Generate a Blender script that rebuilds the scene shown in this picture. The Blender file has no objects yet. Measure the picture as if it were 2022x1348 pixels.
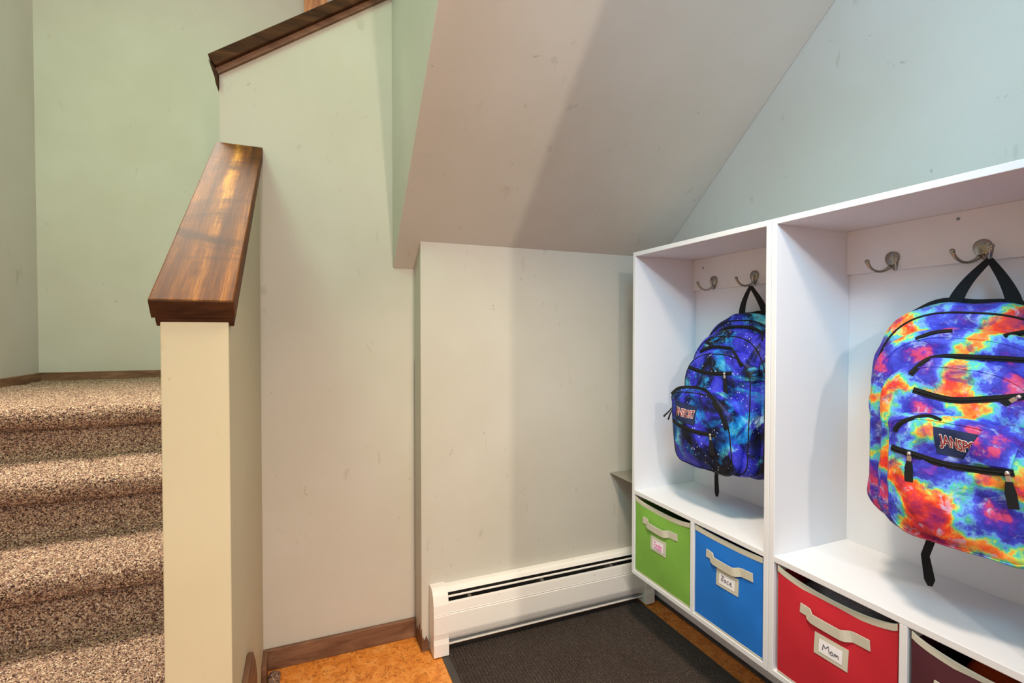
import bpy, bmesh, math, random
from mathutils import Vector, Matrix, noise
from mathutils.bvhtree import BVHTree
R = math.radians
random.seed(7)
scene = bpy.context.scene
COL = scene.collection

# ------------------------------------------------------------------ camera, world, lights, exposure
cam_d = bpy.data.cameras.new('camera'); cam = bpy.data.objects.new('camera', cam_d); COL.objects.link(cam)
cam.location = (0, 0, 1.10)
cam.rotation_euler = (R(90 - 1.0528), 0, R(-22.6356))
cam_d.sensor_width = 36; cam_d.lens = 36 * 988.74 / 2022; cam_d.clip_start = 0.02
scene.camera = cam
scene.view_settings.view_transform = 'Standard'
scene.view_settings.look = 'None'
scene.view_settings.gamma = 1.0
scene.view_settings.use_curve_mapping = False
scene.view_settings.exposure = 0.55

w = bpy.data.worlds.new('daylight'); scene.world = w; w.use_nodes = True
nt = w.node_tree; nt.nodes.clear()
wo = nt.nodes.new('ShaderNodeOutputWorld'); wb = nt.nodes.new('ShaderNodeBackground')
tc = nt.nodes.new('ShaderNodeTexCoord'); sx = nt.nodes.new('ShaderNodeSeparateXYZ'); wr = nt.nodes.new('ShaderNodeValToRGB')
mr = nt.nodes.new('ShaderNodeMapRange'); mr.inputs[1].default_value = -1; mr.inputs[2].default_value = 1
nt.links.new(tc.outputs['Generated'], sx.inputs[0]); nt.links.new(sx.outputs[2], mr.inputs[0])
nt.links.new(mr.outputs[0], wr.inputs[0]); nt.links.new(wr.outputs[0], wb.inputs[0]); nt.links.new(wb.outputs[0], wo.inputs[0])
e = wr.color_ramp.elements
e[0].position = 0.35; e[0].color = (0.95, 0.74, 0.55, 1)
e[1].position = 0.85; e[1].color = (0.84, 1.0, 0.78, 1)
k = e.new(0.52); k.color = (0.93, 0.90, 0.98, 1)
wb.inputs[1].default_value = 0.72

def area(name, loc, target, sx_, sy_, power, color, spread=180):
    d = bpy.data.lights.new(name, 'AREA'); d.shape = 'RECTANGLE'; d.size = sx_; d.size_y = sy_
    d.energy = power; d.color = color; d.spread = R(spread)
    o = bpy.data.objects.new(name, d); COL.objects.link(o); o.location = loc
    o.rotation_euler = (Vector(target) - Vector(loc)).to_track_quat('-Z', 'Y').to_euler()
    return o
def point(name, loc, power, color, rad):
    d = bpy.data.lights.new(name, 'POINT'); d.energy = power; d.color = color; d.shadow_soft_size = rad
    o = bpy.data.objects.new(name, d); COL.objects.link(o); o.location = loc
    return o
point('ceiling_lamp', (-0.06, -1.55, 2.1), 56, (1.0, 0.84, 0.74), 0.06)
area('lower_nook_fill', (0.50, 0.55, 2.2), (0.74, 1.25, 0.0), 0.20, 0.20, 5.5, (1.0, 0.80, 0.62), 80)  # warm fill added to brighten floor, heater and bins; it has no fixture
area('door_daylight', (0.655, -3.4, 0.9), (0.68, 1.7, 0.9), 0.035, 1.4, 40, (1.0, 0.87, 0.68))
area('cool_right_fill', (-0.1, -0.6, 2.3), (1.38, 0.35, 1.9), 0.6, 0.6, 7.5, (0.22, 0.66, 1.0), 90)  # cool fill added to tint the right wall and cabinets, no window there
area('stair_window_daylight', (-0.75, 2.45, 3.4), (-0.75, 1.75, 0.5), 0.7, 0.6, 13, (1.0, 0.92, 0.76), 62)
area('stair_wall_fill', (-0.80, 1.5, 3.5), (-0.80, 3.3, 1.5), 0.7, 0.5, 3.6, (0.50, 1.0, 0.55), 80)  # greenish fill added to lift the dim back stair wall
area('upper_green_fill', (-0.95, 0.3, 3.1), (0.29, 1.45, 2.0), 0.8, 0.7, 3.6, (0.50, 1.0, 0.66), 75)  # added green fill aimed at the soffit side and upper wall, no window there

# ------------------------------------------------------------------ material helpers
def mat(name, color=(.8, .8, .8), rough=0.6, metal=0.0, spec=0.5):
    m = bpy.data.materials.new(name); m.use_nodes = True
    b = m.node_tree.nodes['Principled BSDF']
    b.inputs['Base Color'].default_value = (*color, 1); b.inputs['Roughness'].default_value = rough
    b.inputs['Metallic'].default_value = metal; b.inputs['Specular IOR Level'].default_value = spec
    return m
class NG:
    def __init__(s, m): s.m = m; s.t = m.node_tree; s.b = s.t.nodes['Principled BSDF']
    def n(s, typ, **kw):
        x = s.t.nodes.new(typ)
        for k_, v in kw.items():
            if k_ in x.inputs: x.inputs[k_].default_value = v
            else: setattr(x, k_, v)
        return x
    def l(s, a, b): s.t.links.new(a, b)
    def co(s, kind='Object', scale=(1, 1, 1), rot=(0, 0, 0)):
        t = s.n('ShaderNodeTexCoord'); mp = s.n('ShaderNodeMapping'); s.l(t.outputs[kind], mp.inputs[0])
        mp.inputs['Scale'].default_value = scale; mp.inputs['Rotation'].default_value = rot
        return mp.outputs[0]
    def noise(s, co, scale, detail=3, rough=.5, dist=0):
        x = s.n('ShaderNodeTexNoise'); s.l(co, x.inputs['Vector'])
        x.inputs['Scale'].default_value = scale; x.inputs['Detail'].default_value = detail
        x.inputs['Roughness'].default_value = rough; x.inputs['Distortion'].default_value = dist
        return x
    def vor(s, co, scale, feature='F1'):
        x = s.n('ShaderNodeTexVoronoi'); x.feature = feature; s.l(co, x.inputs['Vector']); x.inputs['Scale'].default_value = scale
        return x
    def ramp(s, fac, stops, interp='LINEAR'):
        x = s.n('ShaderNodeValToRGB'); s.l(fac, x.inputs[0]); cr = x.color_ramp; cr.interpolation = interp
        while len(cr.elements) > len(stops): cr.elements.remove(cr.elements[-1])
        while len(cr.elements) < len(stops): cr.elements.new(1)
        for el, (p, c) in zip(cr.elements, stops): el.position = p; el.color = (*c, 1) if len(c) == 3 else c
        return x.outputs[0]
    def mix(s, fac, a, b, typ='MIX'):
        x = s.n('ShaderNodeMix'); x.data_type = 'RGBA'; x.blend_type = typ
        for inp, v in ((x.inputs[0], fac), (x.inputs[6], a), (x.inputs[7], b)):
            if isinstance(v, (int, float)): inp.default_value = v
            elif isinstance(v, tuple): inp.default_value = (*v, 1)
            else: s.l(v, inp)
        return x.outputs[2]
    def math(s, op, a, b=0.0, c=None):
        x = s.n('ShaderNodeMath'); x.operation = op
        for i, v in enumerate((a, b) if c is None else (a, b, c)):
            if isinstance(v, (int, float)): x.inputs[i].default_value = v
            else: s.l(v, x.inputs[i])
        return x.outputs[0]
    def base(s, c): s.l(c, s.b.inputs['Base Color'])
    def bump(s, h, strength=.3, dist=.002):
        x = s.n('ShaderNodeBump'); s.l(h, x.inputs['Height']); x.inputs['Strength'].default_value = strength; x.inputs['Distance'].default_value = dist
        s.l(x.outputs[0], s.b.inputs['Normal'])

def wall_mat(name, c1, c2):
    m = mat(name, c1, .55, spec=.3); g = NG(m); co = g.co()
    n1 = g.noise(co, 1.7, 4, .6)
    base = g.mix(g.ramp(n1.outputs[0], [(.35, (0, 0, 0)), (.65, (1, 1, 1))]), c1, c2)
    # scuffs and smudges on the paint
    n2 = g.noise(g.co(scale=(1, 1, .6)), 15, 3, .5, .6)
    n3 = g.noise(co, 3.1, 2)
    f = g.math('MULTIPLY', g.ramp(n2.outputs[0], [(.69, (0, 0, 0)), (.76, (1, 1, 1))]), g.ramp(n3.outputs[0], [(.45, (0, 0, 0)), (.6, (1, 1, 1))]))
    base = g.mix(g.math('MULTIPLY', f, .4), base, (.30, .25, .18))
    n5 = g.noise(g.co(scale=(1, 1, .35), rot=(.3, .2, .4)), 26, 2, .5, .3); n6 = g.noise(co, 2.3, 2)
    f2 = g.math('MULTIPLY', g.ramp(n5.outputs[0], [(.70, (0, 0, 0)), (.745, (1, 1, 1))]), g.ramp(n6.outputs[0], [(.42, (0, 0, 0)), (.58, (1, 1, 1))]))
    base = g.mix(g.math('MULTIPLY', f2, .25), base, (.26, .21, .15))
    n4 = g.noise(co, 34, 2, .5, 1.2)
    base = g.mix(g.math('MULTIPLY', g.ramp(n4.outputs[0], [(.745, (0, 0, 0)), (.765, (1, 1, 1))]), .4), base, (.22, .18, .13))
    g.base(base)
    g.bump(g.noise(co, 60, 4, .6).outputs[0], .12, .002)
    return m
M = {}
M['wall'] = wall_mat('painted_wall', (.520, .490, .440), (.475, .44, .38))
M['halfwall'] = wall_mat('painted_half_wall', (.56, .505, .355), (.52, .465, .32))

m = M['cork'] = mat('cork_floor', (.5, .2, .04), .45, spec=.35); g = NG(m); co = g.co()
n1 = g.noise(co, 26, 5, .65, .8); n2 = g.noise(co, 62, 4, .7, 1.8); v = g.vor(co, 130)
c = g.ramp(n1.outputs[0], [(.3, (.50, .145, .018)), (.5, (.72, .25, .04)), (.7, (.82, .36, .09))])
c = g.mix(g.ramp(n2.outputs[0], [(.53, (0, 0, 0)), (.64, (.9, .9, .9))]), c, (.26, .07, .010))
c = g.mix(g.math('MULTIPLY', g.ramp(v.outputs['Distance'], [(.0, (1, 1, 1)), (.3, (0, 0, 0))]), .35), c, (.78, .42, .13))
g.base(c); g.bump(n2.outputs[0], .3, .001)

m = M['ribbed'] = mat('ribbed_mat_pile', (.05, .04, .035), .95, spec=.1); g = NG(m); co = g.co()
n = g.noise(g.co(scale=(1, 1, 1)), 420, 2); n2 = g.noise(co, 9, 3)
c = g.ramp(n.outputs[0], [(.36, (.014, .009, .008)), (.55, (.050, .034, .030)), (.70, (.19, .14, .12))])
c = g.mix(g.math('MULTIPLY', n2.outputs[0], .35), c, (.10, .085, .08))
g.base(c); g.bump(n.outputs[0], .8, .003)
M['rubber'] = mat('black_rubber', (.05, .042, .04), .6)

m = M['pine'] = mat('stained_pine', (.2, .08, .02), .55, spec=.10); g = NG(m)
co = g.co(scale=(1, .05, .05)); n = g.noise(co, 34, 4, .6, .25); n2 = g.noise(g.co(scale=(.5, 1, 1)), 7, 4, .6, .8); n3 = g.noise(g.co(scale=(1, .03, .03)), 420, 3, .6)
sep = g.n('ShaderNodeSeparateXYZ'); g.l(g.co(), sep.inputs[0])
streak = g.ramp(g.math('ABSOLUTE', g.math('ADD', sep.outputs[0], g.math('MULTIPLY', g.math('SUBTRACT', n2.outputs[0], .5), .05))), [(0, (1, 1, 1)), (.022, (0, 0, 0))])
f = g.math('ADD', g.math('MULTIPLY', n.outputs[0], .9), g.math('MULTIPLY', streak, .22))
c = g.ramp(f, [(.28, (.05, .014, .003)), (.45, (.16, .045, .006)), (.60, (.34, .108, .012)), (.80, (.75, .31, .035))])
c = g.mix(g.ramp(n2.outputs[0], [(.52, (0, 0, 0)), (.68, (.85, .85, .85))]), c, (.055, .018, .008))
c = g.mix(g.math('MULTIPLY', g.ramp(n3.outputs[0], [(.4, (1, 1, 1)), (.6, (0, 0, 0))]), .45), c, (.07, .022, .006))
g.base(c); g.bump(n3.outputs[0], .3, .001)
m = M['darkpine'] = mat('dark_stained_edge', (.05, .02, .01), .75, spec=.12); g = NG(m)
n = g.noise(g.co(scale=(.15, 1, 1)), 30, 4, .6, 1); g.base(g.ramp(n.outputs[0], [(.3, (.020, .008, .004)), (.6, (.070, .028, .012)), (.8, (.13, .055, .025))])); g.bump(n.outputs[0], .2, .001)
m = M['trimwood'] = mat('brown_trim', (.16, .08, .045), .5, spec=.3); g = NG(m)
n = g.noise(g.co(scale=(.2, .2, 1)), 35, 4, .6, .7); g.base(g.ramp(n.outputs[0], [(.3, (.10, .042, .022)), (.6, (.20, .10, .055)), (.8, (.27, .15, .09))]))
m = M['casing'] = mat('orange_casing', (.5, .2, .07), .4); g = NG(m)
n = g.noise(g.co(scale=(1, 1, .1)), 45, 4, .6, .7); g.base(g.ramp(n.outputs[0], [(.3, (.28, .08, .025)), (.6, (.6, .26, .1)), (.8, (.8, .45, .22))]))

m = M['carpet'] = mat('speckled_carpet', (.3, .2, .15), 1.0, spec=.05); g = NG(m); co = g.co()
v = g.vor(co, 330); sep = g.n('ShaderNodeSeparateColor'); g.l(v.outputs['Color'], sep.inputs[0])
c = g.ramp(sep.outputs[0], [(0, (.06, .030, .024)), (.16, (.22, .12, .09)), (.34, (.46, .28, .19)), (.55, (.68, .46, .31)), (.74, (.46, .27, .21)), (.84, (.82, .66, .50)), (.95, (.26, .17, .19))], 'CONSTANT')
v2 = g.noise(co, 200, 2); c = g.mix(g.math('MULTIPLY', g.ramp(v2.outputs[0], [(.35, (1, 1, 1)), (.6, (0, 0, 0))]), .5), c, (.07, .04, .03))
g.base(c); g.bump(g.math('SUBTRACT', 1.0, v.outputs['Distance']), 1.0, .004)


M['white'] = mat('white_laminate', (.745, .755, .80), .38, spec=.4)
g = NG(M['white']); g.bump(g.noise(g.co(), 120, 2).outputs[0], .03, .001)
M['enamel'] = mat('white_enamel', (.78, .73, .70), .35, spec=.5)
g = NG(M['enamel']); n = g.noise(g.co(), 30, 3, .6, .5)
g.base(g.mix(g.math('MULTIPLY', g.ramp(n.outputs[0], [(.70, (0, 0, 0)), (.76, (1, 1, 1))]), .5), (.78, .73, .70), (.35, .25, .18)))
M['dark'] = mat('dark_cavity', (.03, .025, .02), .8)
M['fins'] = mat('heater_fins', (.22, .20, .17), .5, .6)
M['nickel'] = mat('brushed_nickel', (.36, .33, .28), .30, 1.0)
M['screw'] = mat('screw_steel', (.25, .30, .36), .35, 1.0)
M['grey_metal'] = mat('grey_shelf', (.30, .27, .23), .5, .2)
M['chrome'] = mat('zipper_metal', (.75, .72, .68), .25, 1.0)
def fabric(name, c, rough=.85, var=.82, s=9):
    m = mat(name, c, rough, spec=.25); g = NG(m); co = g.co()
    n = g.noise(co, s, 3); g.base(g.mix(n.outputs[0], tuple(x * var for x in c), tuple(min(1, x * 1.12) for x in c)))
    g.bump(g.noise(co, 700, 2).outputs[0], .25, .001); return m
M['green'] = fabric('green_fabric', (.20, .42, .065))
M['blue'] = fabric('blue_fabric', (.014, .17, .64))
M['red'] = fabric('red_fabric', (.52, .020, .034))
M['maroon'] = fabric('maroon_fabric', (.075, .018, .026))
M['beige'] = fabric('beige_trim', (.56, .53, .44))
M['card'] = mat('white_card', (.82, .80, .86), .6)
M['pinkink'] = mat('pink_ink', (.75, .03, .38), .6)
M['blackink'] = mat('black_ink', (.03, .03, .05), .6)
M['navy'] = fabric('navy_patch', (.018, .028, .085), s=40)
M['logo_white'] = mat('logo_white', (.80, .77, .74), .6)
M['logo_red'] = mat('logo_red', (.25, .015, .02), .6)
M['webbing'] = fabric('black_webbing', (.012, .012, .013), s=60)
M['fleece'] = fabric('grey_fleece', (.20, .21, .27), 1.0, .45, 260)
M['orange'] = fabric('orange_fabric', (.42, .05, .012))
M['lining'] = mat('pale_lining', (.45, .50, .55), .7)

m = M['galaxy'] = mat('galaxy_print', (.02, .02, .2), .6, spec=.3); g = NG(m); co = g.co()
n1 = g.noise(co, 9, 5, .6, .7); n2 = g.noise(g.co(scale=(1, 1, 1), rot=(1, 2, 0)), 8, 5, .65, .9); n3 = g.noise(g.co(rot=(2, .5, 1)), 12, 5, .6, .6)
c = g.ramp(n1.outputs[0], [(.40, (.002, .003, .010)), (.47, (.006, .012, .12)), (.53, (.03, .03, .55)), (.62, (.05, .06, .62)), (.72, (.12, .06, .5))])
c = g.mix(g.ramp(n2.outputs[0], [(.53, (0, 0, 0)), (.60, (.8, .8, .8)), (.7, (1, 1, 1))]), c, g.ramp(n3.outputs[0], [(.4, (.0, .09, .42)), (.52, (.01, .26, .70)), (.60, (.08, .55, .75)), (.7, (.50, .75, 1.0))]))
c = g.mix(g.ramp(n3.outputs[0], [(.30, (.95, .95, .95)), (.44, (0, 0, 0))]), c, (.003, .004, .014))
for sc, th in ((95, .10), (40, .045)):
    vs = g.vor(co, sc); hs = g.n('ShaderNodeSeparateColor'); g.l(vs.outputs['Color'], hs.inputs[0])
    star = g.math('MULTIPLY', g.ramp(vs.outputs['Distance'], [(th, (1, 1, 1)), (th * 2.0, (0, 0, 0))]), g.ramp(hs.outputs[0], [(.45, (0, 0, 0)), (.8, (1, 1, 1))]))
    c = g.mix(star, c, (.62, .75, .95))
g.base(c); g.bump(g.noise(co, 16, 3, .5, .8).outputs[0], .6, .02)

m = M['tiedye'] = mat('tie_dye_print', (.2, .1, .6), .6, spec=.25); g = NG(m); co = g.co()
nd = g.noise(co, 15, 5, .66)
vm = g.n('ShaderNodeVectorMath'); vm.operation = 'MULTIPLY_ADD'; g.l(nd.outputs['Color'], vm.inputs[0]); vm.inputs[1].default_value = (.10, .10, .10); g.l(co, vm.inputs[2])
vz = g.vor(vm.outputs[0], 9.5, 'SMOOTH_F1'); vz.inputs['Smoothness'].default_value = .25
n2 = g.noise(g.co(rot=(1, 1, 0)), 24, 4, .7, .3)
f = g.math('ADD', g.math('MULTIPLY', vz.outputs['Distance'], 1.12), g.math('MULTIPLY', g.math('SUBTRACT', n2.outputs[0], .5), .45))
c = g.ramp(f, [(.0, (.12, .03, .40)), (.08, (.50, .05, .26)), (.19, (.60, .06, .14)), (.27, (.12, .03, .40)), (.36, (.03, .03, .38)), (.50, (.06, .08, .66)), (.57, (.14, .40, .85)), (.62, (.05, .52, .42)), (.66, (.42, .70, .12)), (.70, (.85, .30, .05)), (.80, (.82, .055, .02)), (1, (.16, .01, .12))])
n3 = g.noise(g.co(scale=(1, 1, 1), rot=(.3, 2, 1)), 34, 5, .7, .6)
c = g.mix(g.ramp(n3.outputs[0], [(.56, (0, 0, 0)), (.70, (.7, .7, .7))]), c, (.42, .60, .92))
n4 = g.noise(g.co(rot=(2, 1, 0)), 20, 5, .7, .4); c = g.mix(g.ramp(n4.outputs[0], [(.54, (0, 0, 0)), (.66, (.8, .8, .8))]), c, (.07, .015, .20))
g.base(c); g.bump(g.noise(co, 14, 3, .5, .8).outputs[0], .6, .02)

# ------------------------------------------------------------------ mesh helpers
def set_tag(o, label=None, cat=None, group=None, kind=None):
    if label: o['label'] = label
    if cat: o['category'] = cat
    if group: o['group'] = group
    if kind: o['kind'] = kind
    return o
def thing(name, loc, label, cat, group=None, rz=0):
    o = bpy.data.objects.new(name, None); o.empty_display_size = .05; COL.objects.link(o); o.location = loc; o.rotation_euler = (0, 0, rz)
    return set_tag(o, label, cat, group)
def world_of(p):
    v = Vector((0, 0, 0))
    while p is not None: v += p.location; p = p.parent
    return v
class MB:
    def __init__(s): s.v = []; s.f = []
    def add(s, vs, fs):
        b = len(s.v); s.v += [tuple(x) for x in vs]; s.f += [tuple(i + b for i in f) for f in fs]; return s
    def box(s, x0, x1, y0, y1, z0, z1):
        vs = [(x, y, z) for z in (z0, z1) for y in (y0, y1) for x in (x0, x1)]
        return s.add(vs, [(0, 2, 3, 1), (4, 5, 7, 6), (0, 1, 5, 4), (2, 6, 7, 3), (0, 4, 6, 2), (1, 3, 7, 5)])
    def prism(s, poly, a0, a1, axis='x'):
        # poly: 2D points; axis x -> (y,z), y -> (x,z), z -> (x,y)
        def P(p, a): return {'x': (a, p[0], p[1]), 'y': (p[0], a, p[1]), 'z': (p[0], p[1], a)}[axis]
        n = len(poly); vs = [P(p, a0) for p in poly] + [P(p, a1) for p in poly]
        fs = [tuple(range(n))[::-1], tuple(range(n, 2 * n))] + [(i, (i + 1) % n, n + (i + 1) % n, n + i) for i in range(n)]
        return s.add(vs, fs)
    def grid(s, rows, closed=False):
        n = len(rows[0]); vs = [p for r in rows for p in r]; fs = []
        for j in range(len(rows) - 1):
            for i in range(n if closed else n - 1):
                k = (i + 1) % n; fs.append((j * n + i, j * n + k, (j + 1) * n + k, (j + 1) * n + i))
        return s.add(vs, fs)
    def tube(s, pts, rad, seg=10, flat=None, cap=True):
        pts = [Vector(p) for p in pts]; rows = []; up = None
        for i, p in enumerate(pts):
            t = (pts[min(i + 1, len(pts) - 1)] - pts[max(i - 1, 0)]).normalized()
            if up is None:
                up = Vector((0, 0, 1)) if abs(t.z) < .9 else Vector((1, 0, 0))
            a = (up - t * up.dot(t)).normalized(); up = a; b = t.cross(a)
            r = rad[i] if isinstance(rad, (list, tuple)) else rad
            rows.append([p + a * math.cos(q) * r + b * math.sin(q) * r * (flat or 1) for q in [2 * math.pi * j / seg for j in range(seg)]])
        b0 = len(s.v); s.grid(rows, True)
        if cap: s.f.append(tuple(range(b0, b0 + seg))[::-1]); s.f.append(tuple(range(b0 + (len(rows) - 1) * seg, b0 + len(rows) * seg)))
        return s
    def ribbon(s, pts, widths, normals, thick=.0016):
        # flat strap: pts centre line, widths, normals; width runs along tangent x normal
        pts = [Vector(p) for p in pts]; rows = []
        for i, p in enumerate(pts):
            t = (pts[min(i + 1, len(pts) - 1)] - pts[max(i - 1, 0)]).normalized()
            nn = normals[i] if isinstance(normals, list) else normals
            nn = Vector(nn); nn = (nn - t * nn.dot(t)).normalized(); b = t.cross(nn)
            w_ = (widths[i] if isinstance(widths, (list, tuple)) else widths) / 2
            rows.append([p - b * w_ - nn * thick / 2, p + b * w_ - nn * thick / 2, p + b * w_ + nn * thick / 2, p - b * w_ + nn * thick / 2])
        b0 = len(s.v); s.grid(rows, True); s.f.append((b0 + 3, b0 + 2, b0 + 1, b0)); e_ = b0 + 4 * (len(rows) - 1); s.f.append((e_, e_ + 1, e_ + 2, e_ + 3))
        return s
    def build(s, name, m, parent=None, bevel=0, smooth=False, subd=0, solid=0, base=None):
        me = bpy.data.meshes.new(name); off = world_of(parent) if parent else Vector(base) if base else None
        if off is None:
            xs = [p[0] for p in s.v]; ys = [p[1] for p in s.v]; zs = [p[2] for p in s.v]
            off = Vector(((min(xs) + max(xs)) / 2, (min(ys) + max(ys)) / 2, min(zs)))
        me.from_pydata([tuple(Vector(p) - off) for p in s.v], [], s.f)
        bm = bmesh.new(); bm.from_mesh(me); bmesh.ops.recalc_face_normals(bm, faces=bm.faces); bm.to_mesh(me); bm.free()
        if smooth: me.polygons.foreach_set('use_smooth', [True] * len(me.polygons))
        me.materials.append(m); o = bpy.data.objects.new(name, me); COL.objects.link(o)
        if parent: o.parent = parent
        else: o.location = off
        if solid: md = o.modifiers.new('solid', 'SOLIDIFY'); md.thickness = solid
        if bevel:
            md = o.modifiers.new('bevel', 'BEVEL'); md.width = bevel; md.segments = 2; md.limit_method = 'ANGLE'; md.angle_limit = R(40)
        if subd: md = o.modifiers.new('sub', 'SUBSURF'); md.levels = subd; md.render_levels = subd
        return o
def structure(o): o['kind'] = 'structure'; return o

# ------------------------------------------------------------------ the setting
structure(MB().box(-1.35, 1.5, -3.6, 3.4, -.05, 0).build('floor', M['cork']))
XR, YB, YL, XK = 1.3822, 1.6977, 1.7989, .3697
def zsof(y): return 1.4106 + .8414 * (YB - y)
structure(MB().box(XR, XR + .1, -3.6, YL + .1, 0, 3.3).build('wall_right', M['wall']))
structure(MB().prism([(XK, 0), (XR, 0), (XR, zsof(YB)), (XK, zsof(YB))], YB, YL + .1, 'y').build('wall_back', M['wall'], bevel=.003))
sl = .7008
# stair side wall with its sloping top
structure(MB().prism([(-.2365, 0), (XK, 0), (XK, 1.0), (XR, 1.0), (XR, 1.9147 + sl * (XR + .2365)), (-.2365, 1.9147)], YL, YL + .10, 'y').build('wall_back_upper', M['wall'], bevel=.003))
# the boxed-in upper flight with its sloping underside
y1 = YB - (3.3 - 1.4106) / .8414
structure(MB().prism([(YL, zsof(YL)), (y1, 3.3), (YL, 3.3)], .2938, XR, 'x').build('ceiling_sloping', M['wall'], bevel=.003))
# half wall beside the stairs
def zhw(y): return 1.118 + (y - 1.055) * .6975
structure(MB().prism([(1.055, 0), (YL, 0), (YL, zhw(YL)), (1.055, zhw(1.055))], -.2333, -.1267, 'x').build('wall_stair_half', M['halfwall'], bevel=.002))
structure(MB().box(-1.35, -1.252, -.2, 3.3, 0, 4.0).build('wall_stair_left', M['wall']))
structure(MB().box(-1.35, 1.6, 3.3, 3.4, 0, 4.0).build('wall_stair_back', M['wall']))
structure(MB().box(.68, XR, -1.0, -.9, 0, 3.0).build('wall_light_blocker', M['wall']))  # unseen stub added to block the door light and cut its vertical shadow edge
# trim
structure(MB().box(-.1267, XK, YL - .014, YL, 0, .068).build('baseboard_back', M['trimwood'], bevel=.003))
bb = MB(); bb.prism([(1.055, 0), (1.055, .352), (1.30, .350), (1.33, .338), (1.385, .285), (1.42, .235), (1.436, .17), (1.44, 0)], -.1267, -.115, 'x')
structure(bb.build('trim_1', M['trimwood'], bevel=.002))
structure(MB().box(-.1267, -.112, 1.70, YL - .014, 0, .068).build('baseboard_half_wall', M['trimwood'], bevel=.002))
structure(MB().box(1.345, XR, -.9, YB, 0.006, .09).build('baseboard_right', M['white'], bevel=.003))
structure(MB().box(1.333, 1.350, -.9, YB, 0, .005).build('gap_shadow_strip', M['rubber'], bevel=.001))  # black strip standing in for the shadow gap at the baseboard foot
structure(MB().box(XK + .0, .395, YB - .006, YB, 0, .03).build('trim_3', M['trimwood'], bevel=.002))
structure(MB().box(-1.252, 1.5, 3.288, 3.3, .84, .893).build('baseboard_stair_back', M['trimwood'], bevel=.002))
structure(MB().box(-1.252, -1.240, 2.15, 3.288, .84, .893).build('baseboard_stair_left', M['trimwood'], bevel=.002))
structure(MB().box(.02, .15, 3.27, 3.3, .86, 3.6).build('trim_4', M['casing'], bevel=.008))
# chipped paint at the wall corner by the heater
ch = MB()
ch.prism([(YB - .001, 0), (YL - .015, 0), (YL - .02, .03), (1.76, .055), (1.745, .04), (1.725, .085), (1.71, .05), (YB - .001, .075)], XK - .0016, XK + .002, 'x')
ch.prism([(XK - .001, 0), (.394, 0), (.392, .035), (.386, .05), (.38, .035), (XK - .001, .06)], YB - .0085, YB + .002, 'y')
structure(ch.build('trim_5', M['trimwood']))

# ------------------------------------------------------------------ carpeted stairs
prof = []
rise, run = .18, .254
tops = [(2.10, .85), (1.846, .67), (1.592, .49), (1.338, .31), (1.084, .13)]
def arc(cy, cz, r, a0, a1, n): return [(cy + r * math.cos(R(a0 + (a1 - a0) * i / n)), cz + r * math.sin(R(a0 + (a1 - a0) * i / n))) for i in range(n + 1)]
raw = [(3.296, .85)]
for i, (ny, nz) in enumerate(tops):
    zb_ = nz - rise if i < 4 else 0
    raw += [(ny + .046, nz + .001)] + arc(ny + .036, nz - .036, .036, 95, 250, 14)
    raw += [(ny + .047, nz - .070), (ny + .034, nz - .084), (ny + .026, zb_ + .065), (ny + .018, zb_ + .034), (ny + .002, zb_ + .014), (ny - .030, zb_ + .004), (ny - .065, zb_ + .001)]
prof = []
for a, b in zip(raw[:-1], raw[1:]):
    L = math.dist(a, b); st = .0045 if a[0] < 2.3 else .012; n = max(1, round(L / st))
    if a[0] > 3 : n = 120
    prof += [(a[0] + (b[0] - a[0]) * i / n, a[1] + (b[1] - a[1]) * i / n) for i in range(n)]
prof.append(raw[-1])
rows = []
X0, X1, NX = -1.246, -.2385, 230
for j, (y, z) in enumerate(prof):
    a = prof[max(0, j - 1)]; b = prof[min(len(prof) - 1, j + 1)]
    t = Vector((0, b[0] - a[0], b[1] - a[1])).normalized(); nn = Vector((0, t.z, -t.y))
    if nn.z < -.2 and False: nn = -nn
    row = []
    for i in range(NX + 1):
        x = X0 + (X1 - X0) * i / NX
        p = Vector((x, y, z))
        d = noise.noise(p * 190) * .0050 + noise.noise(p * 70) * .003 + noise.noise(p * 6) * .006
        row.append(p + nn * d)
    rows.append(row)
st = thing('carpeted_stairs', (-.74, 1.1, 0), 'carpeted stairs with speckled brown and beige pile, left of the cream half wall', 'stairs')
stm = MB(); stm.grid(rows)
o = stm.build('carpet', M['carpet'], st, smooth=True)
body = [(3.296, .835)] + [p for n_ in tops for p in ((n_[0] + .07, n_[1] - .015), (n_[0] + .07, max(.001, n_[1] - rise - .015)))] + [(3.296, 0.001)]
MB().prism(body, X0 + .001, X1 - .001, 'x').build('step_base', M['trimwood'], st)
# landing behind the side wall
structure(MB().box(-.2365, 1.5, YL + .10, 3.3, .80, .85).build('floor_landing', M['carpet']))

# ------------------------------------------------------------------ wooden caps
capo = thing('half_wall_cap', (-.18, 1.06, 1.118), 'sloping stained pine cap board on the cream half wall beside the stairs', 'wall cap')
def sloped_board(x0, x1, ya, yb, za, slope, t, setback=0):
    c_ = math.atan(slope); n_ = (math.sin(c_) * t, -math.cos(c_) * t)   # perpendicular, downwards and backwards
    zb_ = za + (yb - ya) * slope
    vt = t / math.cos(c_)
    return [(ya, za), (ya + n_[0], za + n_[1]), (yb, zb_ - vt), (yb, zb_)]
cb = MB().prism(sloped_board(0, 0, 1.030, YL, 1.156, .6975, .036), -.246, -.1155, 'x')
cbo = cb.build('cap_board', M['pine'], capo, bevel=.003)
un = MB().prism([(1.0505, 1.1245), (1.062, 1.1105), (YL, zhw(YL) - .003), (YL, zhw(YL) + .0165)], -.240, -.1185, 'x')
un.build('under_strip', M['darkpine'], capo, bevel=.002)
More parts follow.
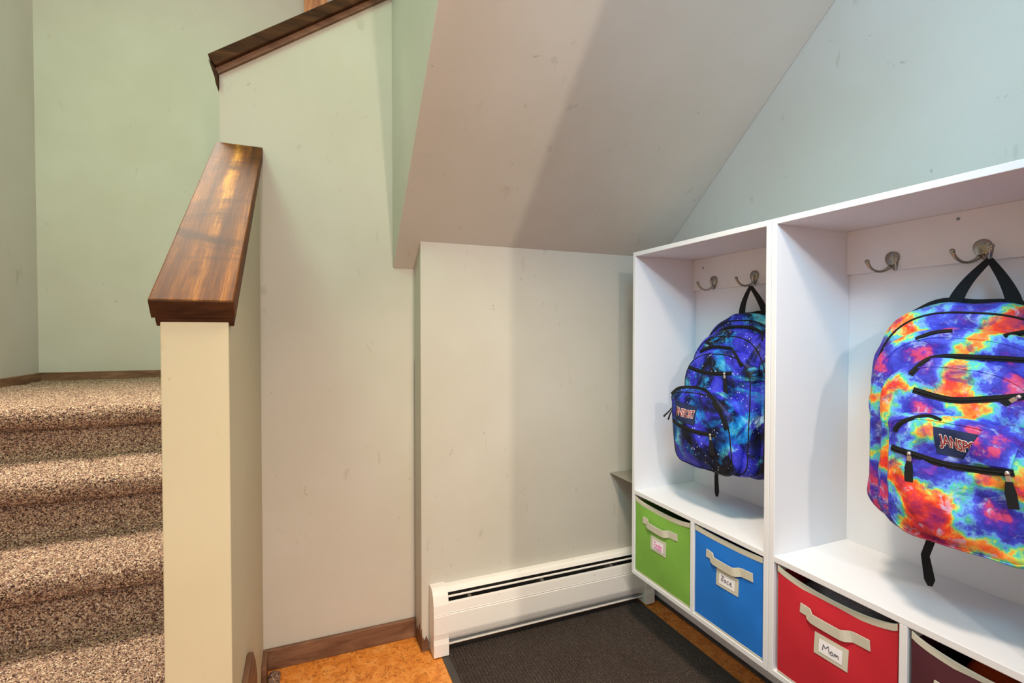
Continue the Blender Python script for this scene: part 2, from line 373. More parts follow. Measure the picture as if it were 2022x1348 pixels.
# end grain face, dark
eg = MB().prism([(1.0285, 1.1535), (1.0485, 1.1255), (1.050, 1.127), (1.0302, 1.1555)], -.2445, -.117, 'x')
eg.build('end_grain', M['darkpine'], capo)
# upper cap
cap2 = thing('stair_wall_cap', (-.24, 1.82, 1.90), 'dark stained sloping cap board along the top of the upper stair wall', 'wall cap')
c_ = math.atan(sl); tt = .036; xa, za = -.262, 1.943; xe = 1.2
def along(x): return za + (x - xa) * sl
vt = tt / math.cos(c_)
MB().prism([(xa, za), (xa + math.sin(c_) * tt, za - math.cos(c_) * tt), (xe, along(xe) - vt), (xe, along(xe))], 1.768, 1.93, 'y').build('cap_board', M['darkpine'], cap2, bevel=.003)
MB().prism([(-.243, 1.9147 + .7008 * (-.0065) ), (-.243, 1.9035), (-.2365, 1.9147 - .018), (xe, 1.9147 - .018 + sl * (xe + .2365)), (xe, along(xe) - vt + .0), (-.243, along(-.243) - vt + .0)], 1.785, 1.7988, 'y').build('under_strip', M['trimwood'], cap2, bevel=.001)
MB().prism([(-.250, 1.913), (-.262, 1.935), (-.2368, 1.90), (-.2368, 1.855), (-.242, 1.862)], 1.778, 1.925, 'y').build('end_trim', M['darkpine'], cap2, bevel=.001)

# ------------------------------------------------------------------ baseboard heater
ht = thing('baseboard_heater', (.85, 1.66, 0), 'white hot-water baseboard heater along the back wall', 'heater')
YF = 1.635
def strip(poly, x0, x1, nm, m_, bev=.0008): return MB().prism(poly, x0, x1, 'x').build(nm, m_, ht, bevel=bev)
hx0, hx1 = .449, 1.264
strip([(YB - .0005, .03), (YB - .0005, .216), (YB - .004, .216), (YB - .004, .03)], hx0, hx1, 'back_plate', M['dark'])
strip([(YB - .0005, .222), (YB - .022, .221), (YB - .032, .217), (YB - .038, .206), (YB - .036, .205), (YB - .030, .2145), (YB - .021, .2185), (YB - .0005, .2195)], hx0, hx1, 'top_hood', M['enamel'])
strip([(YF + .006, .185), (YF + .004, .178), (YF + .001, .150), (YF, .1475), (YF + .003, .1455), (YF, .1415), (YF, .082), (YF + .001, .076), (YF + .006, .060), (YF + .012, .050), (YF + .014, .051), (YF + .008, .061), (YF + .003, .077), (YF + .002, .145), (YF + .006, .178), (YF + .008, .184)], hx0, hx1, 'front_panel', M['enamel'], 0)
strip([(YF + .014, .1975), (YF + .014, .1935), (YF + .018, .1935), (YF + .020, .1985)], hx0, hx1, 'damper', M['enamel'])
fb = MB(); fx = hx0 + .01
for i in range(95):
    x = fx + i * (hx1 - hx0 - .02) / 95; fb.box(x, x + .0012, YF + .014, YB - .008, .075, .150)
fb.build('fins', M['fins'], ht); MB().tube([(hx0, YF + .036, .11), (hx1, YF + .036, .11)], .011, 12).build('pipe', M['nickel'], ht, smooth=True)
for x in (.52, .80, 1.10): MB().box(x, x + .012, YF + .008, YB - .004, .155, .190).build('bracket', M['fins'], ht)
strip([(YF + .012, .036), (YF + .012, .032), (YB - .002, .030), (YB - .002, .034)], hx0, hx1, 'bottom_rail', M['enamel'])
capp = [(YB - .0005, .228), (YB - .030, .227), (YB - .045, .221), (YB - .054, .208), (YF - .000, .178), (YF - .003, .150), (YF - .004, .146), (YF - .003, .145), (YF - .004, .142), (YF - .004, .082), (YF - .003, .078), (YF - .001, .064), (YF - .003, .052), (YF - .004, .047), (YF - .004, .006), (YB - .0005, .006)]
MB().prism(capp, .397, .4495, 'x').build('end_cap', M['enamel'], ht, bevel=.001)
MB().prism(capp, 1.2635, 1.306, 'x').build('end_cap', M['enamel'], ht, bevel=.001)

# small shelf in the gap behind the cabinet
sh = thing('wall_shelf', (1.25, 1.65, .53), 'small thin grey shelf in the gap between back wall and cabinet', 'shelf')
MB().box(1.134, XR - .001, 1.545, YB - .001, .5335, .5375).build('shelf_plate', M['grey_metal'], sh, bevel=.001)
MB().tube([(1.22, YB - .006, .530), (1.22, YB - .03, .529), (1.22, 1.58, .528), (1.22, 1.575, .520)], .003, 8).build('bracket', M['nickel'], sh, smooth=True)

# ------------------------------------------------------------------ ribbed mat
mt = thing('floor_mat', (.83, .5, 0), 'dark ribbed entrance mat with rubber border on the cork floor', 'mat')
mx0, mx1, my0, my1 = .425, 1.260, -.65, 1.690
pts = []
mb = MB(); mb.box(mx0, mx1, my0, my1, .0005, .003); mb.build('rubber_border', M['rubber'], mt, bevel=.001)
rib = MB(); NX_ = int((mx1 - mx0 - .05) / .0115)
xs = []
for i in range(NX_):
    x = mx0 + .025 + i * .0115; xs += [(x, .0032), (x + .0018, .0064), (x + .0038, .0078), (x + .0062, .0076), (x + .0082, .0062), (x + .0095, .0032)]
rw = []
ny_ = 330
for j in range(ny_ + 1):
    y = .6 + (my1 - .025 - .6) * j / ny_
    rw.append([(x, y, z + (noise.noise(Vector((x * 150, y * 90, 0))) * .0012 if z > .004 else 0)) for x, z in xs])
rib.grid(rw); rib.grid([[(x, y, z) for x, z in xs] for y in (my0 + .025, .6)])
rib.build('ribbed_pile', M['ribbed'], mt, smooth=False)

# ------------------------------------------------------------------ cabinets
XC, XB = 1.099, 1.3745
ZT, ZB, ZS, T = 1.3866, .2255, .5322, .015
def hook(parent, y, z0=1.258):
    # plate with a pear outline; two prongs that curve out and up
    x = 1.3625
    pl = []
    for i in range(32):
        a = 2 * math.pi * i / 32; r_ = .0165 if math.sin(a) > -.2 else .0165 * (1 - .45 * (-.2 - math.sin(a)))
        pl.append((y + r_ * math.cos(a), z0 + .029 + .0145 * math.sin(a) if math.sin(a) > 0 else z0 + .029 + .029 * math.sin(a)))
    hk = MB(); n = len(pl); ring = lambda xx, s_: [(xx, y + (p[0] - y) * s_, (z0 + .02) + (p[1] - z0 - .02) * s_) for p in pl]
    hk.grid([ring(x, 1), ring(x - .003, 1), ring(x - .0045, .88)], True)
    b0 = len(hk.v) - n; hk.f.append(tuple(range(b0, b0 + n)))
    for s_ in (1, -1):
        P0, P1, P2, P3 = Vector((x - .003, y + s_ * .003, z0 + .008)), Vector((x - .010, y + s_ * .014, z0 - .012)), Vector((x - .036, y + s_ * .030, z0 - .010)), Vector((x - .044, y + s_ * .034, z0 + .020))
        pp = []
        for i in range(15):
            q = i / 14; pp.append(P0 * (1 - q) ** 3 + P1 * 3 * q * (1 - q) ** 2 + P2 * 3 * q * q * (1 - q) + P3 * q ** 3)
        hk.tube(pp, [.0046 - .0016 * math.sin(math.pi * i / 14) for i in range(15)], 10)
        e_ = pp[-1]; hk.tube([e_ + Vector((0, 0, d)) for d in (-.004, -.002, .001, .004, .006)], [.003, .005, .0056, .0045, .0015], 10)
    h = hk.build('coat_hook', M['nickel'], parent, smooth=True)
    for dy, dz in ((-.003, .034), (.003, .018)):
        s2 = MB().tube([(x - .0036, y + dy, z0 + dz), (x - .0056, y + dy, z0 + dz)], .0030, 12)
        s2.build('screw', M['screw'], h, smooth=False)
    return h
def cabinet(y0, y1, ydiv, hooks, hole, label):
    # y0 = far side (left in view), y1 = near side
    c = thing('storage_cabinet', (1.24, (y0 + y1) / 2, ZB), label, 'cabinet', None)
    B = lambda nm, *a, m_='white', bv=.0012: MB().box(*a).build(nm, M[m_], c, bevel=bv)
    B('side_panel', XC, XR - .001, y0 - T, y0, ZB, ZT)
    B('side_panel', XC, XR - .001, y1, y1 + T, ZB, ZT)
    B('top_panel', XC, XR - .001, y1 + T, y0 - T, ZT - T, ZT)
    B('shelf_panel', XC, XB, y1 + T, y0 - T, ZS - T, ZS)
    B('bottom_panel', XC, XB, y1 + T, y0 - T, ZB, ZB + T)
    B('divider', XC, XB, ydiv - T / 2, ydiv + T / 2, ZB + T, ZS - T)
    B('back_panel', XB, XR - .001, y1 + T, y0 - T, ZB + T, ZT - T)
    r = B('hook_rail', 1.3625, XB, y1 + T, y0 - T, 1.2555, ZT - T)
    hs = [hook(r, y) for y in hooks]
    MB().tube([(1.3635, hole[0], hole[1]), (1.3618, hole[0], hole[1])], .0036, 14).build('screw', M['screw'], r)
    return c, hs
C1 = cabinet(1.5024, .9246, 1.198, (1.383, 1.208), (1.436, 1.337), 'white open cabinet with green and blue bins, against the far corner')
C2 = cabinet(.9234, .3444, .611, (.793, .613), (.658, 1.355), 'white open cabinet with red and maroon bins, nearest the camera')

# ------------------------------------------------------------------ fabric bins
def bin_(name, ya, yb, sagz, fabric_, label, strokes=None, ink='blackink', ztop=.512, bulge=-.006, hz=.448, cz=.401, hl=None):
    # ya far, yb near; front at x=1.104
    z0 = ZB + T + .001; xf = 1.103; xbk = 1.358
    t = thing(name, ((xf + xbk) / 2, (ya + yb) / 2, z0), label, 'storage bin', None)
    yc = (ya + yb) / 2; W = ya - yb
    def top(u): return ztop - sagz * (1 - (2 * u - 1) ** 2) ** .8 if 0 < u < 1 else ztop
    def fx(u, v):   # u 0 far..1 near, v 0..1 height
        return xf + .016 * math.sin(math.pi * u) * v ** 2 * (sagz / .03) + bulge * math.sin(math.pi * u) * math.sin(math.pi * v) + .0012 * noise.noise(Vector((u * 4, v * 4, ya * 10)))
    n = 28
    def P(u, v): return (fx(u, v), ya - W * u, z0 + (top(u) - z0) * v)
    bd = MB(); bd.grid([[P(i / n, j / n) for i in range(n + 1)] for j in range(n + 1)])
    bd.grid([[(xf + (xbk - xf) * k_ / 6, ya, z0 + (ztop - z0) * j / 8) for k_ in range(7)] for j in range(9)])
    bd.grid([[(xf + (xbk - xf) * k_ / 6, yb, z0 + (ztop - z0) * j / 8) for k_ in range(7)] for j in range(9)])
    bd.grid([[(xbk, ya - W * i / 8, z0 + (ztop - z0) * j / 8) for i in range(9)] for j in range(9)])
    bd.grid([[(xf + (xbk - xf) * k_ / 2, ya - W * i / 8, z0 + .001) for i in range(9)] for k_ in range(3)])
    bd.build('fabric_body', M[fabric_], t, smooth=False, solid=0)
    # trim around the rim, a doubled beige tape
    tr = MB(); n2 = 40; outer = []
    for i in range(n2 + 1):
        u = i / n2; p = P(u, 1); outer.append(Vector(p))
    for off_, zz_ in ((-.0016, .0005),):
        rows_ = []
        for p in outer:
            rows_.append([(p.x - .0018, p.y, p.z - .013), (p.x - .0020, p.y, p.z), (p.x, p.y, p.z + .0018), (p.x + .0022, p.y, p.z), (p.x + .0022, p.y, p.z - .013)])
        tr.grid(rows_)
    for yy, s_ in ((ya, -1), (yb, 1)):
        tr.grid([[(xf + .002, yy - .0002 * s_, ztop - .013), (xf + .002, yy - .0002 * s_, ztop + .001), (xf + .002, yy + s_ * .003, ztop + .001), (xf + .002, yy + s_ * .003, ztop - .013)],
                 [(xbk, yy - .0002 * s_, ztop - .013), (xbk, yy - .0002 * s_, ztop + .001), (xbk, yy + s_ * .003, ztop + .001), (xbk, yy + s_ * .003, ztop - .013)]])
    tr.build('rim_tape', M['beige'], t, smooth=False)
    bt = MB().box(xf - .0012, xf + .002, yb + .001, ya - .001, z0, z0 + .005); bt.build('bottom_tape', M['beige'], t, bevel=.0006)
    # handle: flat strap sewn at both ends, bowing out and down
    def front_x(y, z):
        u = (ya - y) / W; v_ = (z - z0) / (top(u) - z0); return fx(u, max(0, min(1, v_)))
    ys_ = hl or (ya - .055, yb + .045)
    pts_, wd = [], []
    for i in range(25):
        q = i / 24; y = ys_[0] + (ys_[1] - ys_[0]) * q
        s_ = max(0, min(1, (q - .12) / .07)) * max(0, min(1, (.78 - q) / .16)) ; s_ = s_ * s_ * (3 - 2 * s_)
        z = hz - .007 * s_ - .004 * math.sin(math.pi * q)
        pts_.append((front_x(y, z) - .0022 - .006 * s_, y, z)); wd.append(.0235)
    h = MB().ribbon(pts_, wd, (-1, 0, 0), .0022); h.build('handle', M['beige'], t, smooth=False, bevel=.0006)
    ym = (ys_[0] + ys_[1]) / 2 + .002; hw, hh = .039, .024; zc = cz - .022
    xl = min(front_x(ym + d, zc) for d in (-.03, 0, .03)) - .001
    def sheet(y0_, y1_, z0_, z1_, off_):
        g_ = MB(); g_.grid([[(front_x(y0_ + (y1_ - y0_) * i / 8, z0_ + (z1_ - z0_) * j / 4) - off_, y0_ + (y1_ - y0_) * i / 8, z0_ + (z1_ - z0_) * j / 4) for i in range(9)] for j in range(5)]); return g_
    lh = sheet(ym + hw, ym - hw, zc - hh, zc + hh, .0018).build('label_holder', M['beige'], t, solid=.0014)
    if strokes:
        cw, chh = .027, .015
        cd = sheet(ym + cw, ym - cw, zc - chh, zc + chh, .0028).build('name_card', M['card'], lh, solid=.0004)
        wmb = MB()
        for s_ in strokes:
            pp = []
            for a, b in zip(s_[:-1], s_[1:]):
                for q in range(3): pp.append((a[0] + (b[0] - a[0]) * q / 3, a[1] + (b[1] - a[1]) * q / 3))
            pp.append(s_[-1])
            p3 = []
            for a, b in pp:
                y = ym + cw - .054 * a; z = zc - chh + .030 * b; p3.append((front_x(y, z) - .0036, y, z))
            wmb.tube(p3, .00062, 6, cap=True)
        wmb.build('handwriting', M[ink], lh, smooth=True)
    return t
o_ = lambda cx, cy, rx, ry, a0=0, a1=360, n=10: [(cx + rx * math.cos(R(a0 + (a1 - a0) * i / n)), cy + ry * math.sin(R(a0 + (a1 - a0) * i / n))) for i in range(n + 1)]
S_mom = [[(.18, .30), (.21, .74), (.30, .50), (.42, .80), (.48, .30)], o_(.58, .42, .055, .13), [(.68, .30), (.70, .50), (.74, .54), (.76, .36), (.80, .52), (.84, .50), (.87, .26)]]
S_jace = [[(.14, .86), (.34, .84)], [(.25, .85), (.27, .55), (.25, .40), (.19, .36), (.15, .46), (.17, .60), (.24, .70)], o_(.40, .50, .06, .12, 60, 420), [(.46, .60), (.475, .40)], o_(.61, .50, .07, .14, 60, 300), [(.70, .47), (.80, .52), (.83, .62), (.77, .66), (.72, .52), (.75, .38), (.86, .32)]]
S_pink = [[(.10, .86), (.34, .84)], [(.22, .85), (.24, .50), (.18, .42), (.13, .50)], o_(.40, .52, .06, .11), [(.47, .62), (.48, .40)], o_(.62, .52, .06, .12), [(.68, .82), (.685, .40)], o_(.80, .53, .06, .10, -40, 300), [(.20, .26), (.50, .22), (.86, .25)], [(.22, .22), (.6, .18), (.86, .21)]]
bin_('fabric_bin', 1.484, 1.210, .016, 'green', 'green fabric storage bin with beige handle and pink-lettered name card', S_pink, 'pinkink', .508, hl=(1.441, 1.266), cz=.402, hz=.441)
bin_('fabric_bin', 1.187, .943, .006, 'blue', 'blue fabric storage bin with beige handle, right of the green bin', S_jace, 'blackink', .511, hl=(1.139, .972), cz=.419, hz=.447)
bin_('fabric_bin', .898, .622, .028, 'red', 'bright red fabric storage bin with grey fleece showing behind its sagging rim', S_mom, 'blackink', .512, hl=(.838, .676), cz=.398, hz=.436)
bin_('fabric_bin', .597, .362, .030, 'maroon', 'dark maroon fabric storage bin cut off by the bottom edge, right of the red bin', None, 'blackink', .512, hl=(.560, .405), cz=.398, hz=.428)
# contents
cr = MB(); rr = []
for j in range(25):
    rr.append([(-.111 + .036 * i / 14, 1.64 + .125 * j / 24, .0008 + .026 * (math.sin(math.pi * i / 14) * math.sin(math.pi * j / 24)) ** .35 + (noise.noise(Vector((i * .9, j * .9, 1))) * .004 if 0 < i < 14 and 0 < j < 24 else 0)) for i in range(15)])
cr.grid(rr); set_tag(cr.build('carpet_scrap', M['carpet'], smooth=True), 'small speckled carpet scrap on the floor at the foot of the half wall', 'carpet scrap')
def blob(name, c, r, m_, label, cat, freq=30, amp=.006, nx=40, ny=24):
    b = MB(); rows_ = []
    for j in range(ny + 1):
        th = math.pi * j / ny; row = []
        for i in range(nx):
            ph = 2 * math.pi * i / nx; d = Vector((math.sin(th) * math.cos(ph), math.sin(th) * math.sin(ph), math.cos(th)))
            k_ = Vector([math.copysign(abs(x) ** .6, x) for x in d])
            p = Vector((c[0] + k_.x * r[0], c[1] + k_.y * r[1], c[2] + k_.z * r[2])); p += d * noise.noise(p * freq) * amp
            row.append(p)
        rows_.append(row)
    b.grid(rows_, True); o = b.build(name, M[m_], smooth=True); return set_tag(o, label, cat)
blob('folded_fleece', (1.222, .76, .388), (.108, .128, .116), 'fleece', 'speckled dark grey fleece stuffed in the red bin', 'fleece', 18, .010)
blob('orange_cloth', (1.19, .495, .375), (.05, .055, .105), 'orange', 'orange red cloth standing inside the maroon bin', 'cloth', 25, .01)

# ------------------------------------------------------------------ backpacks
def arch_outline(aL, aR, zb, zt, zsL, zsR, rb, n=120, tilt=0):
    """outline in (L,z), L positive to the far side; arch top, rounded bottom corners"""
    pts = []
    # bottom right corner -> bottom left -> up left side -> arch -> down right side
    N = 16
    for i in range(N + 1):
        a = R(270 + -90 * i / N); pts.append((aL - rb + rb * -math.cos(a), zb + rb + rb * math.sin(a)))   # left bottom
    N = 40
    cx = (aL - aR) / 2
    for i in range(N + 1):
        a = math.pi * i / N; c = math.cos(a); s = math.sin(a)
        ex = .72
        X = cx + math.copysign(abs(c) ** ex, c) * ((aL - cx) if c > 0 else (cx + aR))
        zs_ = zsL if c > 0 else zsR
        pts.append((X, zs_ + (zt - zs_) * abs(s) ** .95))
    N = 16
    for i in range(N + 1):
        a = R(180 + 90 * i / N); pts.append((-aR + rb + rb * math.cos(a), zb + rb + rb * math.sin(a)))
    # resample
    P = pts + [pts[0]]; L = [0]
    for a, b in zip(P[:-1], P[1:]): L.append(L[-1] + math.dist(a, b))
    out = []; k_ = 0
    for i in range(n):
        s = L[-1] * i / n
        while L[k_ + 1] < s: k_ += 1
        q = (s - L[k_]) / max(1e-9, L[k_ + 1] - L[k_]); out.append((P[k_][0] + (P[k_ + 1][0] - P[k_][0]) * q, P[k_][1] + (P[k_ + 1][1] - P[k_][1]) * q))
    return out
class Bag:
    def __init__(s, origin, theta, t, warp):
        s.O = Vector((origin[0], origin[1], 0)); th = R(theta); s.n = Vector((-math.cos(th), -math.sin(th), 0)); s.l = Vector((-math.sin(th), math.cos(th), 0)); s.t = t; s.warp = warp; s.tree = []
    def W(s, L, D, z):
        L2, D2, z2 = s.warp(L, D, z); p = s.O + s.l * L2 + s.n * D2; p.z = z2; return p
    def layer(s, name, m_, out, D0, D1, r, puff, amp=.003, parent=None, seed=0):
        cx = sum(p[0] for p in out) / len(out); cz = sum(p[1] for p in out) / len(out); hw = max(p[0] for p in out) - cx
        rows_ = []
        def ring(sc, D, wr):
            row = []
            for (L, z) in out:
                LL = cx + (L - cx) * sc; zz = cz + (z - cz) * sc
                nv = noise.noise(Vector((LL * 9 + seed, zz * 9, D * 10))) * wr * 1.8 + noise.noise(Vector((LL * 42 + seed, zz * 30, 3))) * wr * .45
                row.append((LL, D + nv, zz))
            return row
        rs = [(1, D0, 0), (1.0, D0 + (D1 - r - D0) * .33, .0), (1.005, D0 + (D1 - r - D0) * .66, .0), (1.0, D1 - r, .0)]
        for i in range(1, 6):
            a = math.pi / 2 * i / 5; rs.append((1 - (r / hw) * (1 - math.cos(a)), D1 - r + r * math.sin(a), amp * .4))
        s0 = rs[-1][0]
        for i in range(1, 15):
            q = i / 14; sc = s0 * (1 - q); rs.append((max(sc, .002), D1 + puff * (1 - (1 - q) ** 2.2), amp))
        for sc, D, wr in rs: rows_.append([s.W(*p) for p in ring(sc, D, wr)])
        # sideways wrinkles on the wall of the layer
        for k_ in range(0, 5):
            rows_[k_] = [p + s.l * (noise.noise(p * 22) * .006) + Vector((0, 0, noise.noise(p * 18 + Vector((5, 5, 5))) * .006)) for p in rows_[k_]]
        mb = MB(); mb.grid(rows_, True); mb.f.append(tuple(range(len(out)))[::-1])
        o = mb.build(name, m_, parent or s.t, smooth=True)
        s.tree.append(BVHTree.FromPolygons([tuple(v) for v in mb.v], mb.f))
        s.edge = rows_[0]; s.edge2 = rows_[6]
        return o
    def hit(s, L, z, off=0, D=.6):
        p = s.O + s.l * L + s.n * D; p.z = z; best = None
        for t_ in s.tree:
            h = t_.ray_cast(p, -s.n)
            if h[0] is not None and (best is None or h[3] < best[3]): best = h
        if best is None: return None
        return best[0] + s.n * off
    def path(s, pts, off, n=8):
        out = []
        for i in range(len(pts) - 1):
            p0 = pts[max(0, i - 1)]; p1 = pts[i]; p2 = pts[i + 1]; p3 = pts[min(len(pts) - 1, i + 2)]
            for q in range(n):
                u = q / n; f = lambda a, b, c, d: .5 * (2 * b + (c - a) * u + (2 * a - 5 * b + 4 * c - d) * u * u + (3 * b - a - 3 * c + d) * u ** 3)
                h = s.hit(f(p0[0], p1[0], p2[0], p3[0]), f(p0[1], p1[1], p2[1], p3[1]), off)
                if h: out.append(h)
        h = s.hit(*pts[-1], off)
        if h: out.append(h)
        for _ in range(3): out = [out[0]] + [(out[i - 1] + out[i] * 2 + out[i + 1]) / 4 for i in range(1, len(out) - 1)] + [out[-1]]
        return out
    def zipper(s, pts, w=.009, off=.0012, parent=None):
        p = s.path(pts, off); z = MB().ribbon(p, w, [s.n] * len(p), .002).build('zipper', M['webbing'], parent or s.t)
        MB().tube([q + s.n * .0012 for q in p], .0013, 6).build('zipper_coil', M['webbing'], z, smooth=True)
        return z, p
    def puller(s, z, at_, d, ln=.045, w=.011):
        """slider, metal tab and black pull tail hanging in direction d (L,z)"""
        a = Vector(at_) + s.n * .004; d3 = (s.l * d[0] + Vector((0, 0, d[1]))).normalized()
        sd = d3.cross(s.n)
        MB().tube([a - d3 * .004, a, a + d3 * .004], [.003, .0042, .003], 8).build('slider', M['chrome'], z, smooth=True)
        MB().ribbon([a + d3 * .001, a + d3 * .008, a + d3 * .017], [.0055, .0075, .0065], [s.n] * 3, .0016).build('pull_tab', M['chrome'], z, bevel=.0004)
        MB().ribbon([a + d3 * .014, a + d3 * (.014 + ln * .4) + sd * .0005, a + d3 * (.014 + ln)], [w * .6, w, w * .95], [s.n] * 3, .003).build('pull_tail', M['webbing'], z, bevel=.0006)
    def conform(s, name, m_, quad, off, parent, nx=14, ny=8, solid=.001):
        """quad corners in (L,z): far-bottom, near-bottom, near-top, far-top"""
        rows_ = []
        for j in range(ny + 1):
            row = []
            for i in range(nx + 1):
                u, v = i / nx, j / ny
                L = (quad[0][0] * (1 - u) + quad[1][0] * u) * (1 - v) + (quad[3][0] * (1 - u) + quad[2][0] * u) * v
                z = (quad[0][1] * (1 - u) + quad[1][1] * u) * (1 - v) + (quad[3][1] * (1 - u) + quad[2][1] * u) * v
                row.append(s.hit(L, z, off) or Vector((0, 0, 0)))
            rows_.append(row)
        return MB().grid(rows_).build(name, m_, parent, smooth=True, solid=0)
def text_mesh(txt, offset, size=1.0):
    cu = bpy.data.curves.new('lettering', 'FONT'); cu.body = txt; cu.size = size; cu.offset = offset; cu.resolution_u = 3; cu.shear = .0; cu.space_character = .92
    ob = bpy.data.objects.new('lettering', cu); COL.objects.link(ob)
    bpy.context.view_layer.update(); dg = bpy.context.evaluated_depsgraph_get()
    me = bpy.data.meshes.new_from_object(ob.evaluated_get(dg)); bpy.data.objects.remove(ob)
    vs = [v.co.copy() for v in me.vertices]; fs = [tuple(p.vertices) for p in me.polygons]; bpy.data.meshes.remove(me); return vs, fs
def logo(bag, quad, off, parent, keep=1.0):
    patch = bag.conform('logo_patch', M['navy'], quad, off, parent)
    base, _ = text_mesh('JANSPORT', 0.0); x0 = min(v.x for v in base); x1 = max(v.x for v in base)
    for nm, ofs, m_, dd in (('lettering', .06, 'logo_white', .0008), ('lettering', .018, 'logo_red', .0014)):
        vs, fs = text_mesh('JANSPORT', ofs); out = []; mb = MB()
        for v in vs:
            q = (v.x - x0) / (x1 - x0)
            u = .08 + .85 * q; vv = .33 + .40 * (v.y / .73) + .07 * (abs(q - .5) * 2 - .5)
            L = (quad[0][0] * (1 - u) + quad[1][0] * u) * (1 - vv) + (quad[3][0] * (1 - u) + quad[2][0] * u) * vv
            z = (quad[0][1] * (1 - u) + quad[1][1] * u) * (1 - vv) + (quad[3][1] * (1 - u) + quad[2][1] * u) * vv
            out.append(bag.hit(L, z, off + dd) or Vector((0, 0, 0)))
        mb.add(out, fs); mb.build(nm, M[m_], patch)
    return patch

def backpack(origin, theta, m_, label, cfg):
    t = thing('backpack', (origin[0] - .1, origin[1], .67), label, 'backpack', None)
    def warp(L, D, z):
        h = (z - .67) / .49
        # heavy front sags: the lower the layer the further it leans out; slight roll
        return L + cfg['skew'] * max(0, D - .1), D * (1 - .10 * max(0, h)), z - cfg['sag'] * D + cfg['drop'] * L
    b = Bag(origin, theta, t, warp); Fm = M[m_]
    W1, W2, W3, W4L, W4R = cfg['w']; zb = cfg.get('zb', 0); wr = cfg.get('wr', 1.3)
    o1 = arch_outline(W1, W1, .672 + zb, 1.162, .985, .985, .055)
    b.layer('main_compartment', Fm, o1, 0.0, .095, .030, .004, .003 * wr, seed=1)
    e1 = list(b.edge2); be0 = list(b.edge)
    o2 = arch_outline(W2, W2, .676 + zb, 1.112, .955, .955, .05)
    b.layer('second_compartment', Fm, o2, .085, .155, .026, .012, .005 * wr, seed=9)
    e2 = list(b.edge2)
    o3 = arch_outline(W3, W3, .682 + zb, 1.055, .955, .955, .045)
    b.layer('front_compartment', Fm, o3, .15, .195, .020, .010, .005 * wr, seed=4)
    e3 = list(b.edge2)
    pt = cfg['ptop']
    o4 = arch_outline(W4L, W4R, .690 + zb, pt, pt - .03, pt - .10, .04)
    lean = cfg['lean']; w0 = b.warp
    b.warp = lambda L, D, z: (w0(L, D + max(0, D - .19) * lean * max(0, (z - .70)) , z))
    pk = b.layer('front_pocket', Fm, o4, .185, cfg['pd'], .016, .012, .007 * wr, seed=2.3)
    b.warp = w0
    e4 = list(b.edge2)
    MB().tube(e1 + [e1[0]], .0022, 8, cap=False).build('piping', M['webbing'], t, smooth=True)
    be = [p + b.n * .008 for p in be0]; MB().tube(be + [be[0]], .0085, 8, cap=False).build('back_binding', M['webbing'], t, smooth=True)
    pm = M['webbing'] if m_ == 'galaxy' else Fm
    for e_ in (e2, e3, e4): MB().tube(e_ + [e_[0]], .0017, 6, cap=False).build('piping', pm, t, smooth=True)
    # haul loop: two webbing legs up to the hook
    hk = Vector(cfg['hook']); topL = b.W(.045, .03, 1.150); topR = b.W(-.055, .03, 1.150)
    pl = []
    N = 12
    for i in range(N + 1):
        q = i / N; p = topL.lerp(hk, q) + b.l * (.008 * math.sin(math.pi * q)); pl.append(p)
    pr = [topR.lerp(hk, 1 - i / N) - b.l * (.005 * math.sin(math.pi * i / N)) for i in range(N + 1)]
    ww = [.024] * 3 + [.024 - .0125 * i / 9 for i in range(10)]
    MB().ribbon(pl, ww, [b.n] * len(pl), .0022).build('haul_loop', M['webbing'], t, bevel=.0005)
    MB().ribbon(pr, ww[::-1], [b.n] * len(pr), .0022).build('haul_loop', M['webbing'], t, bevel=.0005)
    # zips
    for zp in cfg['zips']: b.zipper(zp, .010)
    z3, p3 = b.zipper(cfg['zip3'], .012)
    b.puller(z3, p3[-4], (-.1 if m_ == 'galaxy' else .75, -1 if m_ == 'galaxy' else -.62), .052, .014)
    b.zipper(cfg['ziptop'], cfg['ztw'], parent=t)
    z5, p5 = b.zipper(cfg['pzip'], .012)
    b.puller(z5, p5[-3], (-.15, -1), .045, .015)
    if m_ == 'tiedye': b.puller(z5, p5[7], (0, -1), .040, .014)
    for q in cfg.get('cords', []): MB().ribbon([b.W(*p) for p in q], [.003, .004, .006], [b.n] * 3, .002).build('pull_cord', M['webbing'], t)
    logo(b, cfg['logo'], .0016, t)
    if 'fold' in cfg: b.conform('pocket_fold', Fm, cfg['fold'], .0065, t)
    # side pocket in mesh on the near side
    sp = []
    for j in range(13):
        z = .70 + .16 * j / 12; sp.append([b.W(-.1745 - .006 * math.sin(math.pi * i / 10), .01 + .085 * i / 10, z) for i in range(11)])
    MB().grid(sp).build('side_pocket', M['webbing'], t, smooth=True, solid=.002)
    sd = MB().ribbon([b.W(-.176, .10, .99), b.W(-.180, .105, .95), b.W(-.180, .105, .90)], .012, [-b.l] * 3, .003); sd.build('side_strap', M['webbing'], t)
    # strap tail hanging below
    tl = cfg['tail']; MB().ribbon([Vector(p) for p in tl], [.016] * (len(tl) - 2) + [.02, .008], [b.n] * len(tl), .0022).build('strap_tail', M['webbing'], t, bevel=.0005)
    return b, t
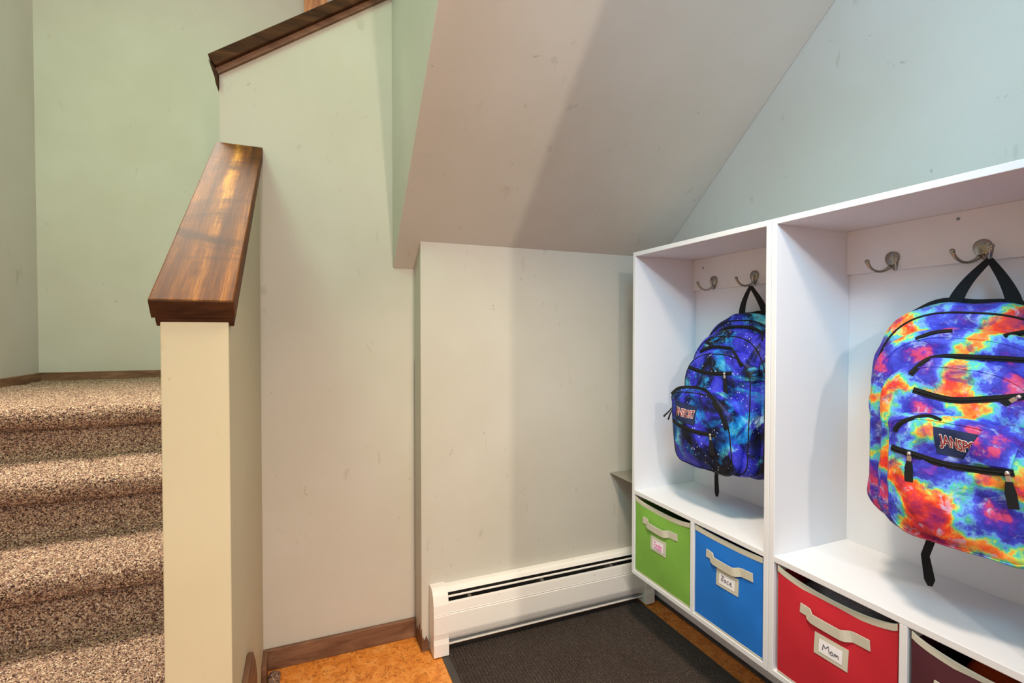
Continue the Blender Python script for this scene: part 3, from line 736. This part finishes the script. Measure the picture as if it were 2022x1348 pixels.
g1 = dict(skew=0, drop=0.0, sag=.06, w=(.170, .160, .140, .132, .118), ptop=.935, pd=.232, lean=3.6, hook=(1.322, 1.187, 1.247), ztw=.018,
          zips=[[(.105, 1.085), (.06, 1.110), (.0, 1.118), (-.07, 1.108), (-.11, 1.075)], [(.105, 1.035), (.06, 1.052), (.0, 1.052), (-.06, 1.038), (-.10, 1.0)]],
          zip3=[(.118, .985), (.06, .975), (.0, .972), (-.07, .978)],
          ziptop=[(.118, .895), (.10, .915), (.04, .922), (-.04, .912), (-.085, .875), (-.105, .82)],
          pzip=[(.118, .812), (.06, .803), (.0, .797), (-.07, .797)],
          logo=[(.094, .820), (.004, .815), (.004, .872), (.094, .880)],
          cords=[[(.130, .245, .868), (.145, .250, .850), (.165, .252, .832)], [(.128, .245, .865), (.136, .25, .845), (.142, .252, .825)]],
          tail=[(1.33, 1.33, .70), (1.325, 1.325, .65), (1.315, 1.318, .60), (1.30, 1.300, .555), (1.298, 1.298, .540)])
g2 = dict(skew=0, drop=.085, sag=.06, zb=.022, wr=1.7, w=(.176, .160, .125, .098, .125), ptop=.955, pd=.225, lean=2.0, hook=(1.322, .583, 1.252), ztw=.009,
          zips=[[(.075, 1.085), (.05, 1.098), (.02, 1.102)], [(-.055, 1.092), (-.08, 1.10), (-.12, 1.085)], [(.072, 1.015), (.055, 1.040), (.03, 1.052), (-.03, 1.052), (-.09, 1.050)]],
          zip3=[(.066, .985), (.035, .977), (.0, .972), (-.05, .980), (-.10, .990)],
          ziptop=[(.082, .905), (.07, .925), (.035, .940), (.012, .935)],
          pzip=[(.088, .872), (.05, .866), (.0, .856), (-.05, .858), (-.090, .864)],
          logo=[(.016, .874), (-.070, .871), (-.064, .917), (.022, .924)], fold=[(-.022, .868), (-.086, .872), (-.098, .935), (-.050, .935)],
          tail=[(1.30, .665, .70), (1.295, .662, .65), (1.285, .672, .60), (1.27, .655, .555), (1.268, .653, .542)])
backpack((1.362, 1.190), 0, 'galaxy', 'blue galaxy print backpack with white star specks hanging in the far cabinet', g1)
backpack((1.318, .590), 13, 'tiedye', 'rainbow tie dye backpack hanging in the near cabinet', g2)
